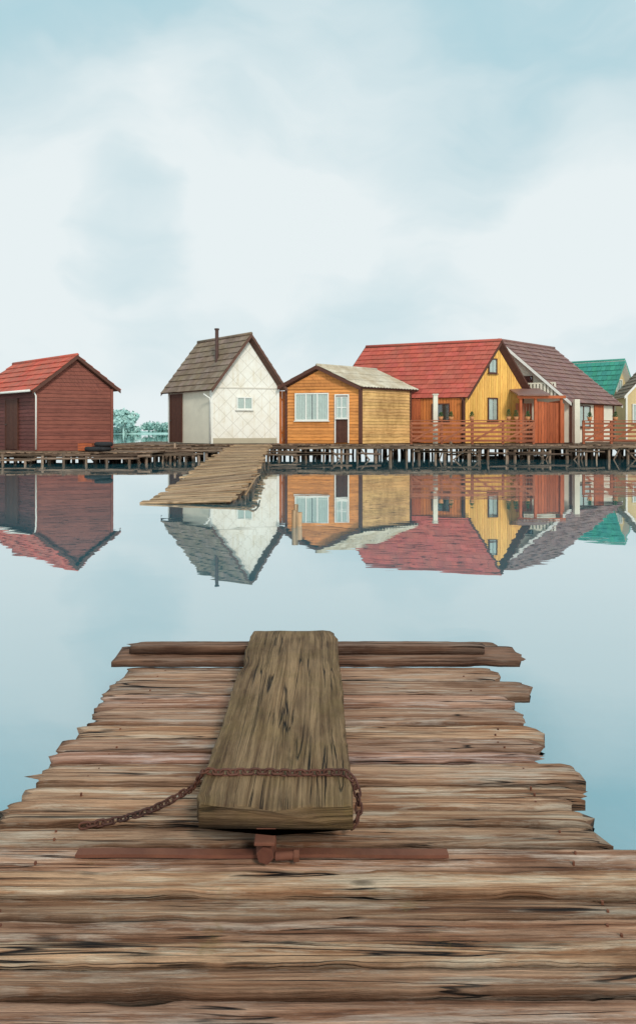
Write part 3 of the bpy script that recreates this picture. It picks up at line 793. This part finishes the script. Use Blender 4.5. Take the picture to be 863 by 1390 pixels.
# ------------------------------------------------------------------ world
w=bpy.data.worlds.new('World'); scene.world=w; w.use_nodes=True; nt=w.node_tree; nt.nodes.clear()
out=N(nt,'ShaderNodeOutputWorld'); bg=N(nt,'ShaderNodeBackground'); bg.inputs[1].default_value=.1; L(nt,bg.outputs[0],out.inputs[0])
SE=math.radians(38); SR=math.radians(158)
sky=N(nt,'ShaderNodeTexSky'); sky.sky_type='NISHITA'; sky.sun_disc=False; sky.sun_elevation=SE; sky.sun_rotation=SR; sky.air_density=1.2; sky.dust_density=2.5; sky.altitude=50
tc=N(nt,'ShaderNodeTexCoord'); nrm=N(nt,'ShaderNodeVectorMath',operation='NORMALIZE'); L(nt,tc.outputs['Generated'],nrm.inputs[0])
wn=N(nt,'ShaderNodeTexNoise'); wn.inputs['Scale'].default_value=3.4; wn.inputs['Detail'].default_value=4; wn.inputs['Roughness'].default_value=.5; L(nt,nrm.outputs[0],wn.inputs['Vector'])
sub=N(nt,'ShaderNodeVectorMath',operation='SUBTRACT'); L(nt,wn.outputs['Color'],sub.inputs[0]); sub.inputs[1].default_value=(.5,.5,.5)
scl=N(nt,'ShaderNodeVectorMath',operation='SCALE'); L(nt,sub.outputs[0],scl.inputs[0]); scl.inputs['Scale'].default_value=.26
add=N(nt,'ShaderNodeVectorMath',operation='ADD'); L(nt,nrm.outputs[0],add.inputs[0]); L(nt,scl.outputs[0],add.inputs[1])
nr2=N(nt,'ShaderNodeVectorMath',operation='NORMALIZE'); L(nt,add.outputs[0],nr2.inputs[0])
def blob(px,py,rad,wt):
    d=V((px-431.5)/F,1,(586-py)/F).normalized()
    dt=N(nt,'ShaderNodeVectorMath',operation='DOT_PRODUCT'); L(nt,nr2.outputs[0],dt.inputs[0]); dt.inputs[1].default_value=d
    mr=N(nt,'ShaderNodeMapRange',interpolation_type='SMOOTHERSTEP'); L(nt,dt.outputs['Value'],mr.inputs[0])
    mr.inputs[1].default_value=math.cos(rad); mr.inputs[2].default_value=1.0; mr.inputs[3].default_value=0; mr.inputs[4].default_value=wt
    return mr.outputs[0]
mp=N(nt,'ShaderNodeMapping'); mp.inputs['Scale'].default_value=(1.6,1.6,4.0); mp.inputs['Location'].default_value=(3.1,.4,1.7); L(nt,nr2.outputs[0],mp.inputs[0])
cn=N(nt,'ShaderNodeTexNoise'); cn.inputs['Scale'].default_value=1.9; cn.inputs['Detail'].default_value=6; cn.inputs['Roughness'].default_value=.5; L(nt,mp.outputs[0],cn.inputs['Vector'])
dens=math_(nt,'ADD',math_(nt,'MULTIPLY',math_(nt,'SUBTRACT',cn.outputs[0],.5),1.0),.84)
sz=N(nt,'ShaderNodeSeparateXYZ'); L(nt,nrm.outputs[0],sz.inputs[0])
el=N(nt,'ShaderNodeMapRange'); L(nt,sz.outputs[2],el.inputs[0]); el.inputs[1].default_value=.32; el.inputs[2].default_value=.62; el.inputs[3].default_value=0; el.inputs[4].default_value=.36
dens=math_(nt,'SUBTRACT',dens,el.outputs[0])
for b in ((150,330,.12,-.24),(205,330,.10,-.12),(20,30,.30,-.15),(760,110,.26,-.18),(560,330,.14,-.06),(830,290,.20,.30),(50,410,.22,.2),(380,200,.30,.14),(300,420,.25,.12),(60,180,.25,.14)):
    dens=math_(nt,'ADD',dens,blob(*b))
dens=math_(nt,'MULTIPLY',dens,1.0,True)
hz=N(nt,'ShaderNodeMapRange'); L(nt,sz.outputs[2],hz.inputs[0]); hz.inputs[1].default_value=0; hz.inputs[2].default_value=.14; hz.inputs[3].default_value=.8; hz.inputs[4].default_value=0
dens=math_(nt,'ADD',dens,math_(nt,'MULTIPLY',hz.outputs[0],math_(nt,'SUBTRACT',1,dens)))
def T(c): return tuple(x*10 for x in c)
blue=mixc(nt,.90,sky.outputs[0],T(S(166,212,224)))
cl=ramp(nt,dens,[(0,0.0),(.35,.35),(.7,.85),(1,1.0)],'EASE')
cc=mixc(nt,ramp(nt,dens,[(.5,0.0),(.95,1.0)]),T(S(202,222,228)),T(S(232,241,243)))
col=mixc(nt,cl,blue,cc)
L(nt,col,bg.inputs[0])
# ------------------------------------------------------------------ sun, camera
sd=bpy.data.lights.new('sun','SUN'); sd.energy=2.0; sd.angle=math.radians(11); sd.color=(1,.94,.85)
so=bpy.data.objects.new('sun',sd); scene.collection.objects.link(so)
dirs=V(math.sin(SR)*math.cos(SE),math.cos(SR)*math.cos(SE),math.sin(SE))
so.rotation_euler=dirs.to_track_quat('Z','Y').to_euler(); so.location=dirs*20
cd=bpy.data.cameras.new('camera'); cd.sensor_fit='AUTO'; cd.sensor_width=36; cd.lens=F/1390*36; cd.shift_y=-109/1390; cd.clip_end=20000; cd.clip_start=.02
co=bpy.data.objects.new('camera',cd); co.location=(0,0,CH); co.rotation_euler=(math.radians(90),0,0); scene.collection.objects.link(co); scene.camera=co
scene.view_settings.view_transform='Standard'; scene.view_settings.look='None'; scene.view_settings.exposure=0; scene.view_settings.gamma=1
